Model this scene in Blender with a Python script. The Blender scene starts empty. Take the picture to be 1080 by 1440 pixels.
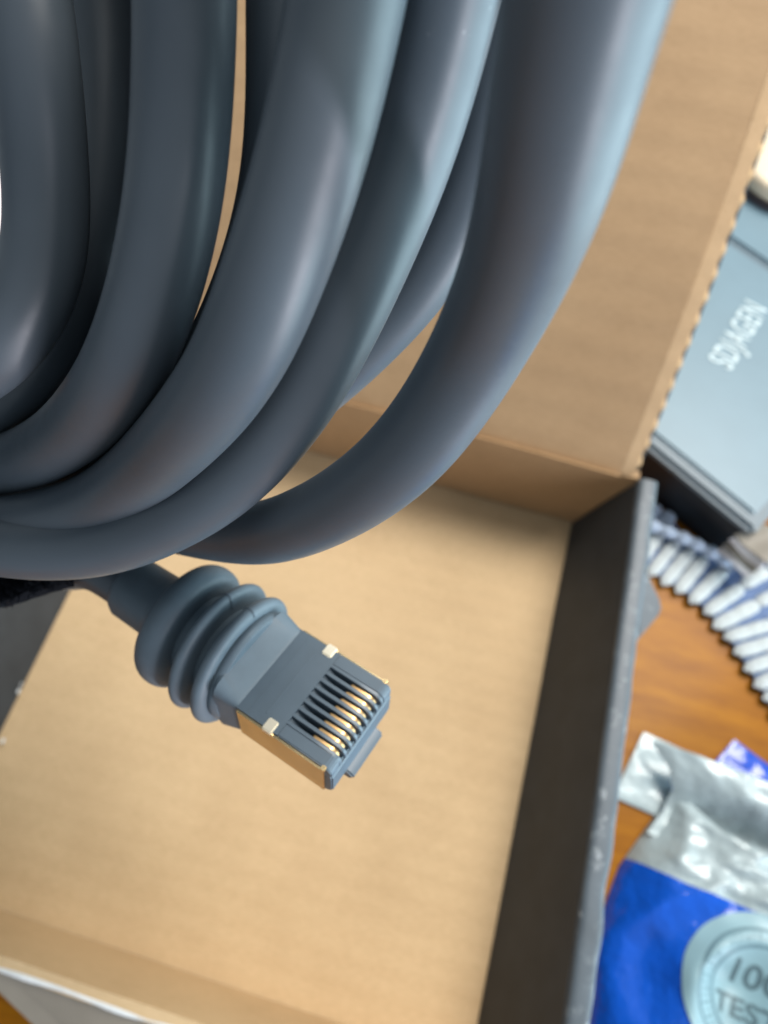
import bpy, bmesh, math, random
import numpy as np
from mathutils import Vector, Matrix, noise as mnoise
random.seed(4)
rng = np.random.default_rng(7)
SC = bpy.context.scene
COL = SC.collection
MM = 0.001

# ------------------------------------------------------------------ camera
# world axes: x along the back wall of the carton, y away from the viewer, z up; lengths in mm
RW = np.array([[0.96179706, 0.2714653, 0.03539793],
               [-0.26123913, 0.87142975, 0.41516781],
               [0.08185684, -0.40855451, 0.90905592]])
CAM = np.array([114.008, 45.134, 233.020])
cam_d = bpy.data.cameras.new('camera')
cam = bpy.data.objects.new('camera', cam_d)
COL.objects.link(cam)
m4 = Matrix([list(RW.T[i]) + [CAM[i] * MM] for i in range(3)] + [[0, 0, 0, 1]])
cam.matrix_world = m4
cam_d.sensor_fit = 'VERTICAL'
cam_d.sensor_height = 36.0
cam_d.lens = 25.0
cam_d.clip_start = 0.002
cam_d.clip_end = 20.0
cam_d.dof.use_dof = True
cam_d.dof.focus_distance = 0.060
cam_d.dof.aperture_fstop = 25.0 / 0.82
SC.camera = cam

# ------------------------------------------------------------------ light
world = bpy.data.worlds.new('World')
SC.world = world
world.use_nodes = True
bg = world.node_tree.nodes['Background']
bg.inputs[0].default_value = (0.78, 0.90, 1.0, 1)
bg.inputs[1].default_value = 0.39

def area(name, loc, target, size, power, color, sy=None):
    d = bpy.data.lights.new(name, 'AREA')
    d.energy = power
    d.color = color
    d.shape = 'RECTANGLE' if sy else 'SQUARE'
    d.size = size * MM
    if sy:
        d.size_y = sy * MM
    o = bpy.data.objects.new(name, d)
    COL.objects.link(o)
    o.location = Vector(loc) * MM
    o.rotation_euler = (Vector(target) - Vector(loc)).to_track_quat('-Z', 'Y').to_euler()
    return o

area('window_light', (900, 180, -90), (120, 80, 120), 920, 19.5, (0.63, 0.88, 0.96), 1180)
area('window_gap_light', (880, -390, 150), (120, 80, 150), 70, 8.0, (0.95, 0.92, 1.0), 1000)
area('ceiling_light', (480, 640, 1180), (110, 110, 0), 560, 23.0, (1.0, 0.95, 0.88), 600)

SC.view_settings.view_transform = 'Standard'
SC.view_settings.look = 'None'
SC.view_settings.gamma = 1.0
SC.view_settings.exposure = 0.0
SC.view_settings.use_curve_mapping = False
SC.render.engine = 'CYCLES'
SC.cycles.use_denoising = True
SC.cycles.max_bounces = 8
SC.cycles.sample_clamp_indirect = 6.0

# ------------------------------------------------------------------ helpers
def P(px, py, depth):
    """point of the photograph (1080x1440) at a depth in mm -> world mm"""
    q = np.array([(px - 540.0) / 1000.0 * depth, -(py - 720.0) / 1000.0 * depth, -depth])
    return CAM + RW.T @ q

def PZ(px, py, z):
    """point of the photograph on the horizontal plane z"""
    d = RW.T @ np.array([(px - 540.0) / 1000.0, -(py - 720.0) / 1000.0, -1.0])
    return CAM + d * ((z - CAM[2]) / d[2])

def V(p):
    return Vector((float(p[0]), float(p[1]), float(p[2])))

def link(name, me, mat, parent=None):
    o = bpy.data.objects.new(name, me)
    COL.objects.link(o)
    if mat:
        for m in (mat if isinstance(mat, (list, tuple)) else [mat]):
            me.materials.append(m)
    if parent:
        o.parent = parent
        o.matrix_parent_inverse = parent_inverse(parent)
    return o

def parent_inverse(p):
    # world matrix of an unevaluated chain
    return world_of(p).inverted()

def world_of(o):
    if o.parent:
        return world_of(o.parent) @ o.matrix_parent_inverse @ o.matrix_basis
    return o.matrix_basis.copy()

def mesh(name, verts, faces, mat, parent=None, smooth=True, auto=None):
    me = bpy.data.meshes.new(name)
    me.from_pydata([tuple(float(c) * MM for c in v) for v in verts], [], faces)
    bm = bmesh.new()
    bm.from_mesh(me)
    bmesh.ops.recalc_face_normals(bm, faces=bm.faces)
    bm.to_mesh(me)
    bm.free()
    me.polygons.foreach_set('use_smooth', [smooth] * len(me.polygons))
    if smooth and auto:
        me.set_sharp_from_angle(angle=math.radians(auto))
    me.update()
    return link(name, me, mat, parent)

def bm_obj(name, bm, mat, parent=None, smooth=True, auto=35):
    bmesh.ops.recalc_face_normals(bm, faces=bm.faces)
    bmesh.ops.scale(bm, vec=(MM, MM, MM), verts=bm.verts)
    me = bpy.data.meshes.new(name)
    bm.to_mesh(me)
    bm.free()
    me.polygons.foreach_set('use_smooth', [smooth] * len(me.polygons))
    if smooth and auto:
        me.set_sharp_from_angle(angle=math.radians(auto))
    return link(name, me, mat, parent)

def empty(name, loc):
    o = bpy.data.objects.new(name, None)
    COL.objects.link(o)
    o.empty_display_size = 0.01
    o.location = Vector([float(c) * MM for c in loc])
    return o

def tag(o, label, cat=None, group=None, kind=None):
    if label: o['label'] = label
    if cat: o['category'] = cat
    if group: o['group'] = group
    if kind: o['kind'] = kind
    return o

def sheet(name, grid, thick, mat, parent=None, auto=40, bevel=0.0):
    """grid[i][j] of world points = the seen face; closed slab of the given thickness behind it.
    normal = di x dj"""
    G = np.array(grid, float)
    n, m = G.shape[:2]
    di = np.gradient(G, axis=0)
    dj = np.gradient(G, axis=1)
    N = np.cross(di, dj)
    N /= np.linalg.norm(N, axis=2, keepdims=True) + 1e-12
    B = G - N * thick
    verts = [tuple(v) for v in G.reshape(-1, 3)] + [tuple(v) for v in B.reshape(-1, 3)]
    K = n * m
    f = []
    for i in range(n - 1):
        for j in range(m - 1):
            a, b, c, d = i * m + j, (i + 1) * m + j, (i + 1) * m + j + 1, i * m + j + 1
            f.append((a, b, c, d))
            f.append((K + d, K + c, K + b, K + a))
    for i in range(n - 1):
        for j in (0, m - 1):
            a, b = i * m + j, (i + 1) * m + j
            f.append((a, b, K + b, K + a))
    for j in range(m - 1):
        for i in (0, n - 1):
            a, b = i * m + j, i * m + j + 1
            f.append((a, b, K + b, K + a))
    o = mesh(name, verts, f, mat, parent, True, auto)
    if bevel:
        md = o.modifiers.new('bevel', 'BEVEL')
        md.width = bevel * MM
        md.segments = 3
        md.limit_method = 'ANGLE'
        md.angle_limit = math.radians(40)
    return o

def lerp(a, b, t):
    return np.array(a) * (1 - t) + np.array(b) * t

def quad_grid(p00, p10, p11, p01, n, m, fn=None):
    g = []
    for i in range(n):
        r = []
        for j in range(m):
            u, v = i / (n - 1), j / (m - 1)
            q = lerp(lerp(p00, p10, u), lerp(p01, p11, u), v)
            if fn:
                q = q + fn(u, v)
            r.append(q)
        g.append(r)
    return g

def catmull(pts, step=1.0, closed=False):
    pts = [np.array(p, float) for p in pts]
    out = []
    n = len(pts)
    rngi = range(n) if closed else range(n - 1)
    for i in rngi:
        p0 = pts[(i - 1) % n] if closed or i > 0 else 2 * pts[0] - pts[1]
        p1 = pts[i]
        p2 = pts[(i + 1) % n]
        p3 = pts[(i + 2) % n] if closed or i + 2 < n else 2 * pts[-1] - pts[-2]
        L = np.linalg.norm(p2 - p1)
        k = max(2, int(L / step))
        for s in range(k):
            t = s / k
            out.append(0.5 * ((2 * p1) + (-p0 + p2) * t + (2 * p0 - 5 * p1 + 4 * p2 - p3) * t * t + (-p0 + 3 * p1 - 3 * p2 + p3) * t ** 3))
    if not closed:
        out.append(pts[-1])
    return np.array(out)

def resample(c, step, closed):
    if closed:
        c = np.vstack([c, c[:1]])
    d = np.r_[0, np.cumsum(np.linalg.norm(np.diff(c, axis=0), axis=1))]
    k = int(d[-1] / step)
    s = np.linspace(0, d[-1], k + 1)
    r = np.stack([np.interp(s, d, c[:, a]) for a in range(3)], 1)
    return r[:-1] if closed else r

def smooth_curve(c, sigma, closed):
    k = int(sigma * 3)
    w = np.exp(-0.5 * (np.arange(-k, k + 1) / sigma) ** 2)
    w /= w.sum()
    if closed:
        e = np.vstack([c[-k:], c, c[:k]])
    else:
        e = np.vstack([2 * c[0] - c[k:0:-1], c, 2 * c[-1] - c[-2:-k - 2:-1]])
    return np.stack([np.convolve(e[:, a], w, 'valid') for a in range(3)], 1)

def tube(name, c, r, mat, parent, closed=False, sides=36):
    n = len(c)
    if closed:
        T = np.roll(c, -1, 0) - np.roll(c, 1, 0)
    else:
        T = np.gradient(c, axis=0)
    T /= np.linalg.norm(T, axis=1, keepdims=True)
    u = np.cross(T[0], [0.3, 0.2, 1.0]); u /= np.linalg.norm(u)
    U = [u]
    for i in range(1, n):
        u = u - T[i] * (u @ T[i]); u /= np.linalg.norm(u); U.append(u)
    U = np.array(U)
    if closed:   # spread the twist
        w = np.cross(T[0], U[0])
        e = U[-1] - T[0] * (U[-1] @ T[0])
        ang = math.atan2(e @ w, e @ U[0])
        Wv = np.cross(T, U)
        a = -ang * np.arange(n) / n
        U = U * np.cos(a)[:, None] + Wv * np.sin(a)[:, None]
    Wv = np.cross(T, U)
    R = r if np.ndim(r) else np.full(n, r)
    verts = []
    for i in range(n):
        for k in range(sides):
            a = 2 * math.pi * k / sides
            rr = R[i]
            verts.append(c[i] + (U[i] * math.cos(a) + Wv[i] * math.sin(a)) * rr)
    f = []
    for i in range(n if closed else n - 1):
        j = (i + 1) % n
        for k in range(sides):
            l = (k + 1) % sides
            f.append((i * sides + k, i * sides + l, j * sides + l, j * sides + k))
    if not closed:
        f.append(tuple(range(sides))[::-1])
        f.append(tuple((n - 1) * sides + k for k in range(sides)))
    return mesh(name, verts, f, mat, parent, True, 60)

# ------------------------------------------------------------------ materials
def mat_new(name):
    m = bpy.data.materials.new(name)
    m.use_nodes = True
    nt = m.node_tree
    b = nt.nodes['Principled BSDF']
    return m, nt, b

def nodes(nt, t, **kw):
    n = nt.nodes.new(t)
    for k, v in kw.items():
        if k.startswith('i_'):
            key = k[2:]
            n.inputs[int(key) if key.isdigit() else key.replace('_', ' ')].default_value = v
        else:
            setattr(n, k, v)
    return n

def coords(nt, scale=(1, 1, 1), rot=(0, 0, 0)):
    t = nt.nodes.new('ShaderNodeTexCoord')
    m = nt.nodes.new('ShaderNodeMapping')
    m.inputs['Scale'].default_value = scale
    m.inputs['Rotation'].default_value = rot
    nt.links.new(t.outputs['Object'], m.inputs['Vector'])
    return m.outputs[0]

def ramp(nt, src, stops):
    r = nt.nodes.new('ShaderNodeValToRGB')
    el = r.color_ramp.elements
    while len(el) > 1:
        el.remove(el[0])
    el[0].position = stops[0][0]; el[0].color = (*stops[0][1], 1)
    for p, c in stops[1:]:
        e = el.new(p); e.color = (*c, 1)
    nt.links.new(src, r.inputs[0])
    return r.outputs[0]

def noise(nt, vec, scale, detail=3, rough=0.55):
    n = nodes(nt, 'ShaderNodeTexNoise')
    n.inputs['Scale'].default_value = scale
    n.inputs['Detail'].default_value = detail
    n.inputs['Roughness'].default_value = rough
    nt.links.new(vec, n.inputs['Vector'])
    return n.outputs['Fac']

def bump(nt, b, h, strength, dist, prev=None):
    n = nodes(nt, 'ShaderNodeBump')
    n.inputs['Strength'].default_value = strength
    n.inputs['Distance'].default_value = dist
    nt.links.new(h, n.inputs['Height'])
    if prev:
        nt.links.new(prev, n.inputs['Normal'])
    nt.links.new(n.outputs[0], b.inputs['Normal'])
    return n.outputs[0]

def mix_col(nt, fac, a, b2, mode='MIX'):
    n = nodes(nt, 'ShaderNodeMix', data_type='RGBA', blend_type=mode)
    if isinstance(fac, float): n.inputs[0].default_value = fac
    else: nt.links.new(fac, n.inputs[0])
    for i, s in ((6, a), (7, b2)):
        if isinstance(s, tuple): n.inputs[i].default_value = (*s, 1)
        else: nt.links.new(s, n.inputs[i])
    return n.outputs[2]

def mapr(nt, src, a, b2, c, d):
    n = nodes(nt, 'ShaderNodeMapRange')
    nt.links.new(src, n.inputs[0])
    for i, v in enumerate((a, b2, c, d)): n.inputs[i + 1].default_value = v
    return n.outputs[0]

def kraft(name, washboard=0.0, axis='y', tint=(1.0, 1.0, 1.0)):
    m, nt, b = mat_new(name)
    v = coords(nt)
    vs = coords(nt, (1, 3.2, 3.2))
    fib = noise(nt, vs, 420, 5, 0.7)
    blot = noise(nt, v, 38, 4, 0.55)
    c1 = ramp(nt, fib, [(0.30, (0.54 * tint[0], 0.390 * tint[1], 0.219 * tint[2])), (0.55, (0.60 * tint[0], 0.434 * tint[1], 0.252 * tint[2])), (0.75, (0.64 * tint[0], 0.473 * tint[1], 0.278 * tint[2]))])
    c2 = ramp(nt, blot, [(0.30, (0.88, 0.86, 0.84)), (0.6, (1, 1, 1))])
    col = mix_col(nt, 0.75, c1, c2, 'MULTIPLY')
    speck = noise(nt, v, 900, 2, 0.5)
    sp = ramp(nt, speck, [(0.70, (1, 1, 1)), (0.78, (0.72, 0.66, 0.58))])
    col = mix_col(nt, 0.6, col, sp, 'MULTIPLY')
    nt.links.new(col, b.inputs['Base Color'])
    b.inputs['Roughness'].default_value = 0.72
    b.inputs['Specular IOR Level'].default_value = 0.3
    pr = bump(nt, b, fib, 0.25, 0.0002)
    if washboard:
        w = nodes(nt, 'ShaderNodeTexWave', wave_type='BANDS', bands_direction=axis.upper(), wave_profile='SIN')
        w.inputs['Scale'].default_value = 2 * math.pi / 20 / 0.0064 * 1.0
        w.inputs['Distortion'].default_value = 1.2
        w.inputs['Detail'].default_value = 1.5
        w.inputs['Detail Scale'].default_value = 0.6
        nt.links.new(v, w.inputs['Vector'])
        bump(nt, b, w.outputs['Fac'], washboard, 0.0006, pr)
    return m

def cable_mat():
    m, nt, b = mat_new('grey_cable_jacket')
    v = coords(nt)
    n1 = noise(nt, v, 60, 3)
    c = ramp(nt, n1, [(0.3, (0.066, 0.085, 0.104)), (0.7, (0.080, 0.102, 0.124))])
    dust = noise(nt, v, 1500, 2, 0.4)
    patch = noise(nt, v, 90, 2, 0.5)
    dm = nodes(nt, 'ShaderNodeMath', operation='MULTIPLY')
    nt.links.new(dust, dm.inputs[0]); nt.links.new(patch, dm.inputs[1])
    c = mix_col(nt, mapr(nt, dm.outputs[0], 0.50, 0.56, 0, 0.25), c, (0.30, 0.33, 0.36))
    nt.links.new(c, b.inputs['Base Color'])
    n2 = noise(nt, v, 500, 3)
    nt.links.new(mapr(nt, n2, 0.3, 0.7, 0.37, 0.45), b.inputs['Roughness'])
    b.inputs['Specular IOR Level'].default_value = 0.55
    fine = noise(nt, v, 2600, 3, 0.6)
    bump(nt, b, fine, 0.06, 0.00004)
    return m

def plain(name, col, rough=0.5, metal=0.0, spec=0.5, nscale=200, var=0.12, bmp=0.0, bscale=800, bdist=0.0002, coat=0.0):
    m, nt, b = mat_new(name)
    v = coords(nt)
    n1 = noise(nt, v, nscale, 4)
    lo = tuple(c * (1 - var) for c in col); hi = tuple(min(1, c * (1 + var)) for c in col)
    nt.links.new(ramp(nt, n1, [(0.3, lo), (0.7, hi)]), b.inputs['Base Color'])
    b.inputs['Roughness'].default_value = rough
    b.inputs['Metallic'].default_value = metal
    b.inputs['Specular IOR Level'].default_value = spec
    b.inputs['Coat Weight'].default_value = coat
    b.inputs['Coat Roughness'].default_value = 0.06
    if bmp:
        bump(nt, b, noise(nt, v, bscale, 3), bmp, bdist)
    return m

def scuffed(name, col, wear, thr, rough=0.55, scale=700):
    m, nt, b = mat_new(name)
    v = coords(nt)
    n1 = noise(nt, v, 90, 4)
    base = ramp(nt, n1, [(0.3, tuple(c * 0.85 for c in col)), (0.7, tuple(c * 1.15 for c in col))])
    s1 = noise(nt, v, scale, 4, 0.7)
    s2 = noise(nt, v, scale * 0.11, 2, 0.6)
    mul = nodes(nt, 'ShaderNodeMath', operation='MULTIPLY')
    nt.links.new(s1, mul.inputs[0]); nt.links.new(s2, mul.inputs[1])
    mask = mapr(nt, mul.outputs[0], thr, thr + 0.06, 0, 1)
    nt.links.new(mix_col(nt, mask, base, wear), b.inputs['Base Color'])
    b.inputs['Roughness'].default_value = rough
    bump(nt, b, s1, 0.25, 0.0003)
    return m

M = {}
M['cable'] = cable_mat()
M['kraft'] = kraft('kraft_board', 0.16, 'y')
M['kraft_shaded'] = kraft('kraft_board_shaded', 0.16, 'y', (0.67, 0.605, 0.57))  # same kraft, tinted darker: weaker light on lid and back wall put into colour
M['kraft_edge'] = kraft('kraft_cut_edge', 0, 'y', (0.8, 0.76, 0.72))
M['char'] = plain('charcoal_printed_board', (0.036, 0.040, 0.044), 0.62, 0, 0.35, 120, 0.15, 0.15, 900)
M['rim'] = scuffed('scuffed_charcoal_edge', (0.080, 0.103, 0.124), (0.45, 0.50, 0.53), 0.34, 0.42, 2200)
M['plug'] = plain('grey_moulded_plastic', (0.080, 0.113, 0.144), 0.42, 0, 0.5, 300, 0.06, 0.08, 2500, 0.00008)
M['boot'] = plain('grey_rubber_boot', (0.105, 0.143, 0.174), 0.5, 0, 0.5, 300, 0.08, 0.10, 1800, 0.0001)
M['gold'] = plain('gold_plated_metal', (0.66, 0.42, 0.19), 0.36, 1.0, 0.5, 400, 0.08, 0.05, 600)
M['shield'] = plain('pale_gold_shield', (0.80, 0.62, 0.34), 0.26, 1.0, 0.5, 300, 0.10, 0.06, 300)
M['clip'] = plain('bright_clip_metal', (0.90, 0.83, 0.66), 0.34, 0.75, 0.5, 300, 0.05)
M['velcro'] = plain('black_fuzzy_strap', (0.010, 0.012, 0.016), 0.9, 0, 0.1, 900, 0.4)
M['white_edge'] = plain('white_coated_edge', (0.72, 0.75, 0.76), 0.25, 0, 0.6, 150, 0.10, 0.4, 160, 0.001)
M['flap'] = plain('grey_beige_coated_board', (0.26, 0.235, 0.195), 0.5, 0, 0.4, 80, 0.10, 0.1, 300)
M['paper'] = plain('white_paper', (0.85, 0.80, 0.79), 0.7, 0, 0.3, 60, 0.02)
M['cream'] = plain('cream_plastic', (0.82, 0.70, 0.52), 0.4, 0, 0.5, 60, 0.04)
M['ring_shadow'] = plain('painted_ring_shadow', (0.05, 0.04, 0.045), 0.5)  # near-black colour for the shadow outline around the cream lid
M['bluebox'] = plain('pale_blue_card', (0.155, 0.245, 0.30), 0.38, 0, 0.5, 60, 0.04, 0.05, 400)
M['bluebox_rim'] = plain('grey_blue_card_edge', (0.11, 0.16, 0.195), 0.4, 0, 0.5, 90, 0.10)
M['black'] = plain('black_card', (0.012, 0.016, 0.020), 0.5)
M['whiteprint'] = plain('white_print', (0.56, 0.68, 0.71), 0.45)
M['greyprint'] = plain('grey_print', (0.10, 0.17, 0.20), 0.5)
M['paleprint'] = plain('pale_grey_print', (0.14, 0.25, 0.30), 0.5)
M['rib_white'] = plain('white_cotton', (0.52, 0.57, 0.58), 0.85, 0, 0.2, 500, 0.10, 0.9, 700, 0.0012)
M['rib_blue'] = plain('pale_blue_cotton', (0.42, 0.52, 0.66), 0.85, 0, 0.2, 500, 0.10, 0.6, 1500, 0.0004)
M['cloth_base'] = plain('blue_cotton', (0.13, 0.19, 0.34), 0.9, 0, 0.2, 400, 0.2, 0.5, 1200, 0.0004)

def foil(name, col, metal, rough, scale=90, strength=0.5):
    m, nt, b = mat_new(name)
    v = coords(nt)
    n1 = noise(nt, v, scale, 4, 0.6)
    n2 = noise(nt, v, scale * 3.5, 3, 0.5)
    nt.links.new(ramp(nt, n1, [(0.3, tuple(c * 0.85 for c in col)), (0.7, col)]), b.inputs['Base Color'])
    b.inputs['Metallic'].default_value = metal
    b.inputs['Roughness'].default_value = rough
    b.inputs['Coat Weight'].default_value = 0.4
    b.inputs['Coat Roughness'].default_value = 0.08
    p = bump(nt, b, n1, strength, 0.004)
    bump(nt, b, n2, strength * 0.6, 0.001, p)
    return m
M['blue_foil'] = foil('glossy_blue_film', (0.004, 0.105, 0.66), 0.0, 0.18, 42, 0.75)
M['silver_foil'] = foil('crumpled_silver_film', (0.44, 0.54, 0.57), 0.12, 0.45, 90, 0.30)
M['blue_sachet'] = foil('deep_blue_film', (0.004, 0.075, 0.56), 0.0, 0.28, 60, 0.2)
M['seal'] = plain('pale_cyan_print', (0.28, 0.455, 0.52), 0.4, 0, 0.5, 80, 0.05)

def wood():
    m, nt, b = mat_new('varnished_orange_wood')
    v = coords(nt, (1.0, 7.0, 1.0), (0, 0, math.radians(32)))
    n1 = noise(nt, v, 22, 6, 0.6)
    n2 = noise(nt, v, 140, 4, 0.6)
    c = ramp(nt, n1, [(0.30, (0.25, 0.085, 0.001)), (0.50, (0.33, 0.122, 0.0015)), (0.70, (0.40, 0.158, 0.002))])
    c2 = ramp(nt, n2, [(0.35, (0.78, 0.72, 0.68)), (0.6, (1, 1, 1))])
    nt.links.new(mix_col(nt, 0.6, c, c2, 'MULTIPLY'), b.inputs['Base Color'])
    b.inputs['Roughness'].default_value = 0.40
    b.inputs['Specular IOR Level'].default_value = 0.12
    b.inputs['Coat Weight'].default_value = 0.06
    b.inputs['Coat Roughness'].default_value = 0.14
    bump(nt, b, n2, 0.05, 0.0003)
    return m
M['wood'] = wood()

# ------------------------------------------------------------------ table
tbl = mesh('table_top', [(-260, -260, -3.2), (330, -260, -3.2), (330, 1100, -3.2), (-260, 1100, -3.2),
                         (-260, -260, -28), (330, -260, -28), (330, 1100, -28), (-260, 1100, -28)],
           [(0, 1, 2, 3), (7, 6, 5, 4), (0, 4, 5, 1), (1, 5, 6, 2), (2, 6, 7, 3), (3, 7, 4, 0)], M['wood'], None, False)
tag(tbl, None, None, None, 'structure')

# ------------------------------------------------------------------ carton
W, D, H = 158.6, 165.3, 40.0
box = empty('cardboard_box', (80, 80, -3.2))
tag(box, 'open kraft cardboard box with charcoal side walls under the coiled cable', 'box')
def wob(a, f, s):
    def fn(u, v):
        return np.array([0, 0, a * mnoise.noise(Vector((u * f + s, v * f, s)))])
    return fn
floor_o = sheet('floor_panel', quad_grid((-2, -2, 0), (W + 2, -2, 0), (W + 2, D + 2, 0), (-2, D + 2, 0), 24, 24, wob(0.5, 3, 1.0)), 2.9, M['kraft'], box)
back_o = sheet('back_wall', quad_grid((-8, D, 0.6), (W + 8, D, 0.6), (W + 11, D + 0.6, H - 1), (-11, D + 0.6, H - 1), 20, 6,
               lambda u, v: np.array([0, 0.5 * mnoise.noise(Vector((u * 3, v * 2, 4))), 0])), 2.8, M['kraft_shaded'], box)
def xr(y, z):     # inner face of the right wall
    return W + 0.3 + (10.6 + 1.2 * (1 - y / D)) * z / H
wall_r = sheet('side_wall', [[(xr(y, z) + 0.35 * mnoise.noise(Vector((y * 0.02, z * 0.05, 2))), y, z) for z in np.linspace(0.4, H - 1.2, 7)]
                             for y in np.linspace(-1, D - 0.6, 26)], -5.8, M['char'], box)
tag(wall_r, 'charcoal right side wall of the box')
def rim_profile(cx, y, flip=1, w=7.0):
    ring = []
    for k in range(14):
        a = math.pi * (1 - k / 13.0)
        ring.append((cx + flip * (w / 2 + math.cos(a) * w / 2 * (abs(math.cos(a)) ** -0.35 if abs(math.cos(a)) > .05 else 1)), y, H - 1.4 + 1.9 * math.sin(a) ** 0.6))
    ring = ring + [(ring[-1][0], y, H - 3.0), (ring[0][0], y, H - 3.0)]
    return ring
def make_rim(fx, flip, w, ys, parent):
    vs, fs = [], []
    for i, y in enumerate(ys):
        wv = 0.35 * mnoise.noise(Vector((y * 0.05, 1.3, flip)))
        vs += rim_profile(fx(y) + wv - 0.15 * flip, y, flip, w + 0.5 * mnoise.noise(Vector((y * 0.11, 5, flip))))
    k = 16
    for i in range(len(ys) - 1):
        for j in range(k):
            l = (j + 1) % k
            fs.append((i * k + j, i * k + l, (i + 1) * k + l, (i + 1) * k + j))
    fs += [tuple(range(k)), tuple((len(ys) - 1) * k + j for j in range(k))]
    return mesh('folded_edge', vs, fs, M['rim'], parent, True, 50)
rim_r = make_rim(lambda y: xr(y, H), 1, 5.8, np.linspace(-1, D + 0.4, 60), wall_r)
tag(rim_r, 'scuffed blue grey top edge of the right wall')
wall_l = sheet('side_wall', [[(-0.3 - 10.5 * z / H, y, z) for z in np.linspace(0.4, H - 1.2, 7)] for y in np.linspace(-1, D - 0.6, 20)], 5.8, M['char'], box)
tag(wall_l, 'charcoal left side wall of the box')
make_rim(lambda y: -10.8, -1, 7.0, np.linspace(-1, D + 0.4, 40), wall_l)
for (x, y, r) in ((26, 972, 0.8), (30, 962, 0.5), (4, 1042, 0.8)):
    q = PZ(x, y, 2.2)
    bm = bmesh.new()
    bmesh.ops.create_icosphere(bm, subdivisions=2, radius=r)
    for v in bm.verts:
        v.co = V(q) + Vector((v.co.x * 0.45, v.co.y * (1.1 + 0.4 * mnoise.noise(v.co * 1.5)), v.co.z * 0.8))
    bm_obj('paper_scuff', bm, M['white_edge'], wall_l)
# lock tab on the outside of the right wall
tb = [PZ(905, 792, 37), PZ(932, 848, 36), PZ(931, 860, 36), PZ(893, 905, 37)]
tabv = [tuple(p) for p in tb] + [tuple(p - np.array([0, 0, 2.6])) for p in tb]
tabm = bmesh.new()
tv = [tabm.verts.new(p) for p in tabv]
for f in ((0, 1, 2, 3), (7, 6, 5, 4), (0, 4, 5, 1), (1, 5, 6, 2), (2, 6, 7, 3), (3, 7, 4, 0)):
    tabm.faces.new([tv[i] for i in f])
bmesh.ops.bevel(tabm, geom=list(tabm.edges), offset=0.9, segments=2, affect='EDGES')
bm_obj('lock_tab', tabm, M['rim'], wall_r)

# front wall, its white edge and the flap folded outwards
front_o = sheet('front_wall', quad_grid((-8, 0, 0.4), (-8, -0.6, H), (W + 9, -0.6, H), (W + 3, 0, 0.4), 6, 30,
                lambda u, v: np.array([0, 0.5 * mnoise.noise(Vector((u * 2, v * 4, 8))), 0.5 * u * mnoise.noise(Vector((3, v * 7, 8)))])), 3.0, M['kraft'], box)
c = np.array([(x, -3.1 + 0.5 * mnoise.noise(Vector((x * .06, 0, 3))), H - 0.4 + 0.7 * mnoise.noise(Vector((x * .045, 9, 3)))) for x in np.linspace(-8, W + 8, 90)])
tube('coated_edge', c, np.array([0.55 + 0.5 * mnoise.noise(Vector((x * 0.09, 2, 2))) for x in c[:, 0]]), M['white_edge'], front_o, False, 12)

def flap_pt(px, py):
    # plane of the flap: from (y=-4, z=39) down to (y=-45, z=17)
    n = np.array([0, -22.0, 41.0]); n /= np.linalg.norm(n)
    q0 = np.array([0, -3.6, H - 1.2])
    d = RW.T @ np.array([(px - 540.0) / 1000.0, -(py - 720.0) / 1000.0, -1.0])
    return CAM + d * ((q0 - CAM) @ n) / (d @ n)
a0, a1 = flap_pt(8, 1362), flap_pt(100, 1448)
e0, e1 = flap_pt(-40, 1358), flap_pt(60, 1454)
dirc = (a1 - a0) / np.linalg.norm(a1 - a0)
top_l = np.array([a0[0] + 0.6, -3.8, H - 1.4]); top_r = np.array([W + 6, -3.8, H - 1.4])
lowL = a0 + dirc * 46 + np.array([0.5, 0, 0]); lowR = np.array([W + 2, lowL[1], lowL[2]])
sheet('front_flap', quad_grid(top_l, lowL, lowR, top_r, 8, 20), 2.2, M['flap'], front_o)
sheet('flap_corner', quad_grid(e0, e0 + (e1 - e0) / np.linalg.norm(e1 - e0) * 46, a0 + dirc * 46 - np.array([0.5, 0, 0.3]), a0 - np.array([0.6, 0, 0.3]), 6, 4), 2.2, M['flap'], front_o)

# lid
prof = catmull([(0, D + 0.4, H - 0.6), (0, D + 1.8, H + 1.5), (0, 184, 63.6), (0, 200, 82.5), (0, 214.5, 97), (0, 228.5, 109.5), (0, 252, 128), (0, 284, 150)], 3.0)
prof = prof[:, 1:]
LX0, LX1 = -7.0, 163.3
def lid_curve(x):
    return prof
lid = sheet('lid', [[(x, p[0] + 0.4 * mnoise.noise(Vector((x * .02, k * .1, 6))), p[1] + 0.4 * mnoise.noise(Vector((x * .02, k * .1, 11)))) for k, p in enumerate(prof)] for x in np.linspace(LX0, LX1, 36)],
            2.8, M['kraft_shaded'], box)
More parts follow.
